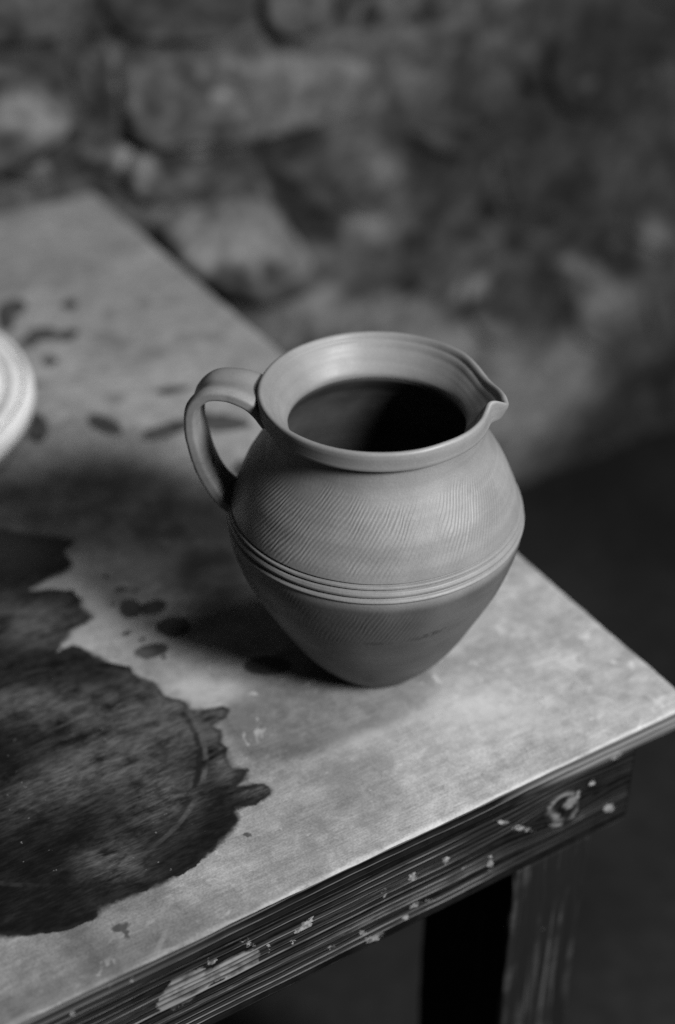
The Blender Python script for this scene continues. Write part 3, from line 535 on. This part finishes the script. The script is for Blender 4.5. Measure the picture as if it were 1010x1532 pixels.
Rl = Rl * (1 + (pull - 1) * wl) + fbm(np.cos(Pl) * 2, np.sin(Pl) * 2, 5, 2) * .0008 * wl; Zl = Zl + dz * wl + fbm(np.cos(Pl) * 1.5 + 4, np.sin(Pl) * 1.5, 9, 2) * .0016 * wl
mesh('rim', np.stack([Rl * np.cos(Pl), Rl * np.sin(Pl), Zl], -1).reshape(-1, 3), grid_faces(len(lz), NL, True), clay, jug, attrs={'smear_shade': np.zeros(Rl.size)})

# strap handle
HA = R(176)
path = np.array([(-.0618, .1886), (-.0668, .1948), (-.0745, .2003), (-.0845, .2032), (-.0965, .2022), (-.1045, .1945), (-.1072, .1815), (-.1056, .166), (-.1015, .149), (-.0945, .134), (-.0865, .1245), (-.079, .119)])
t = np.r_[0, np.cumsum(np.hypot(*np.diff(path, axis=0).T))]; tt = np.linspace(0, t[-1], 120)
hx = pchip(t, path[:, 0], tt); hz = pchip(t, path[:, 1], tt)
tx, tz = np.gradient(hx), np.gradient(hz); L = np.hypot(tx, tz); nx, nz = -tz / L, tx / L
sgn = np.sign(nz[20]) ; nx, nz = nx * -sgn * -1, nz * sgn
u = tt / t[-1]
half = np.interp(u, [0, .1, .2, .5, .8, .92, 1], [.021, .018, .0155, .0138, .0125, .014, .016]); th = np.interp(u, [0, .12, .5, .9, 1], [.0052, .0042, .0038, .0042, .005])
NA = 56; a = np.linspace(0, 2 * np.pi, NA, endpoint=False)
ca, sa = np.cos(a), np.sin(a); sq = (np.abs(ca) ** 4.5 + np.abs(sa) ** 4.5) ** (-1 / 4.5)
cw, ct = ca * sq, sa * sq                                               # across, through
troughs = -(.0020 * np.exp(-((cw - .1) / .5) ** 2)) * (ct > .3) + .0007 * np.exp(-((cw + .72) / .2) ** 2) * (ct > .2)
HXn = hx[:, None] + nx[:, None] * (ct[None] * th[:, None] + troughs[None]); HZn = hz[:, None] + nz[:, None] * (ct[None] * th[:, None] + troughs[None])
HY = cw[None] * half[:, None]
HXn = HXn + fbm(u[:, None] * 9 + 0 * cw, cw[None] * 1.2 + 0 * u[:, None], 33, 3) * .0012
tw = 0.10
yy_ = HY * math.cos(tw); xx_ = HXn + HY * math.sin(tw) * np.interp(u, [0, .15, .9, 1], [0, 1, 1, 0])[:, None]
ch, sh = math.cos(HA - np.pi), math.sin(HA - np.pi)
V = np.stack([xx_ * ch - yy_ * sh, xx_ * sh + yy_ * ch, HZn], -1).reshape(-1, 3)
mesh('handle', V, grid_faces(len(tt), NA, True), clay, jug, attrs={'smear_shade': np.zeros(len(V))})

# ------------------------------------------------------------------ white dish at the left edge
dx, dy, dz_ = world(-.3653, .5791, ZT + .0006); dx -= .0055
dish = empty('dish', (dx, dy, dz_), 0, 'white round dish with a grooved rim, cut off by the left edge', 'dish')
pr = np.array([(.0005, .0430), (.06, .0428), (.112, .0426), (.126, .0426), (.1288, .0422), (.1312, .0398), (.1336, .0422), (.136, .0427), (.1425, .0428), (.1440, .0420), (.1456, .0392), (.1470, .0418), (.1490, .0428), (.1508, .0424),
    (.1516, .0410), (.1504, .0392), (.1524, .0376), (.1536, .0355), (.1540, .0305), (.1537, .0265), (.1530, .0244), (.1521, .0238)])
def lathe(name, pr, mat, parent, close=None, n=256, sub=8):
    pr = np.asarray(pr, float); t = np.r_[0, np.cumsum(np.hypot(*np.diff(pr, axis=0).T))]; tt = np.linspace(0, t[-1], len(pr) * sub)
    r = pchip(t, pr[:, 0], tt); z = pchip(t, pr[:, 1], tt)
    p, zz = np.meshgrid(np.linspace(0, 2 * np.pi, n, endpoint=False), z); rr = np.repeat(r[:, None], n, 1)
    return mesh(name, np.stack([rr * np.cos(p), rr * np.sin(p), zz], -1).reshape(-1, 3), grid_faces(len(r), n, True), mat, parent)
wm = m_white()
lathe('bowl', pr, wm, dish)
lathe('foot', [(.1523, .0240), (.1520, .0225), (.1514, .0150), (.1498, .0120), (.146, .0090), (.135, .004), (.128, .0005), (.124, .0), (.118, .002), (.06, .003), (.0005, .003)], m_biscuit(), dish)
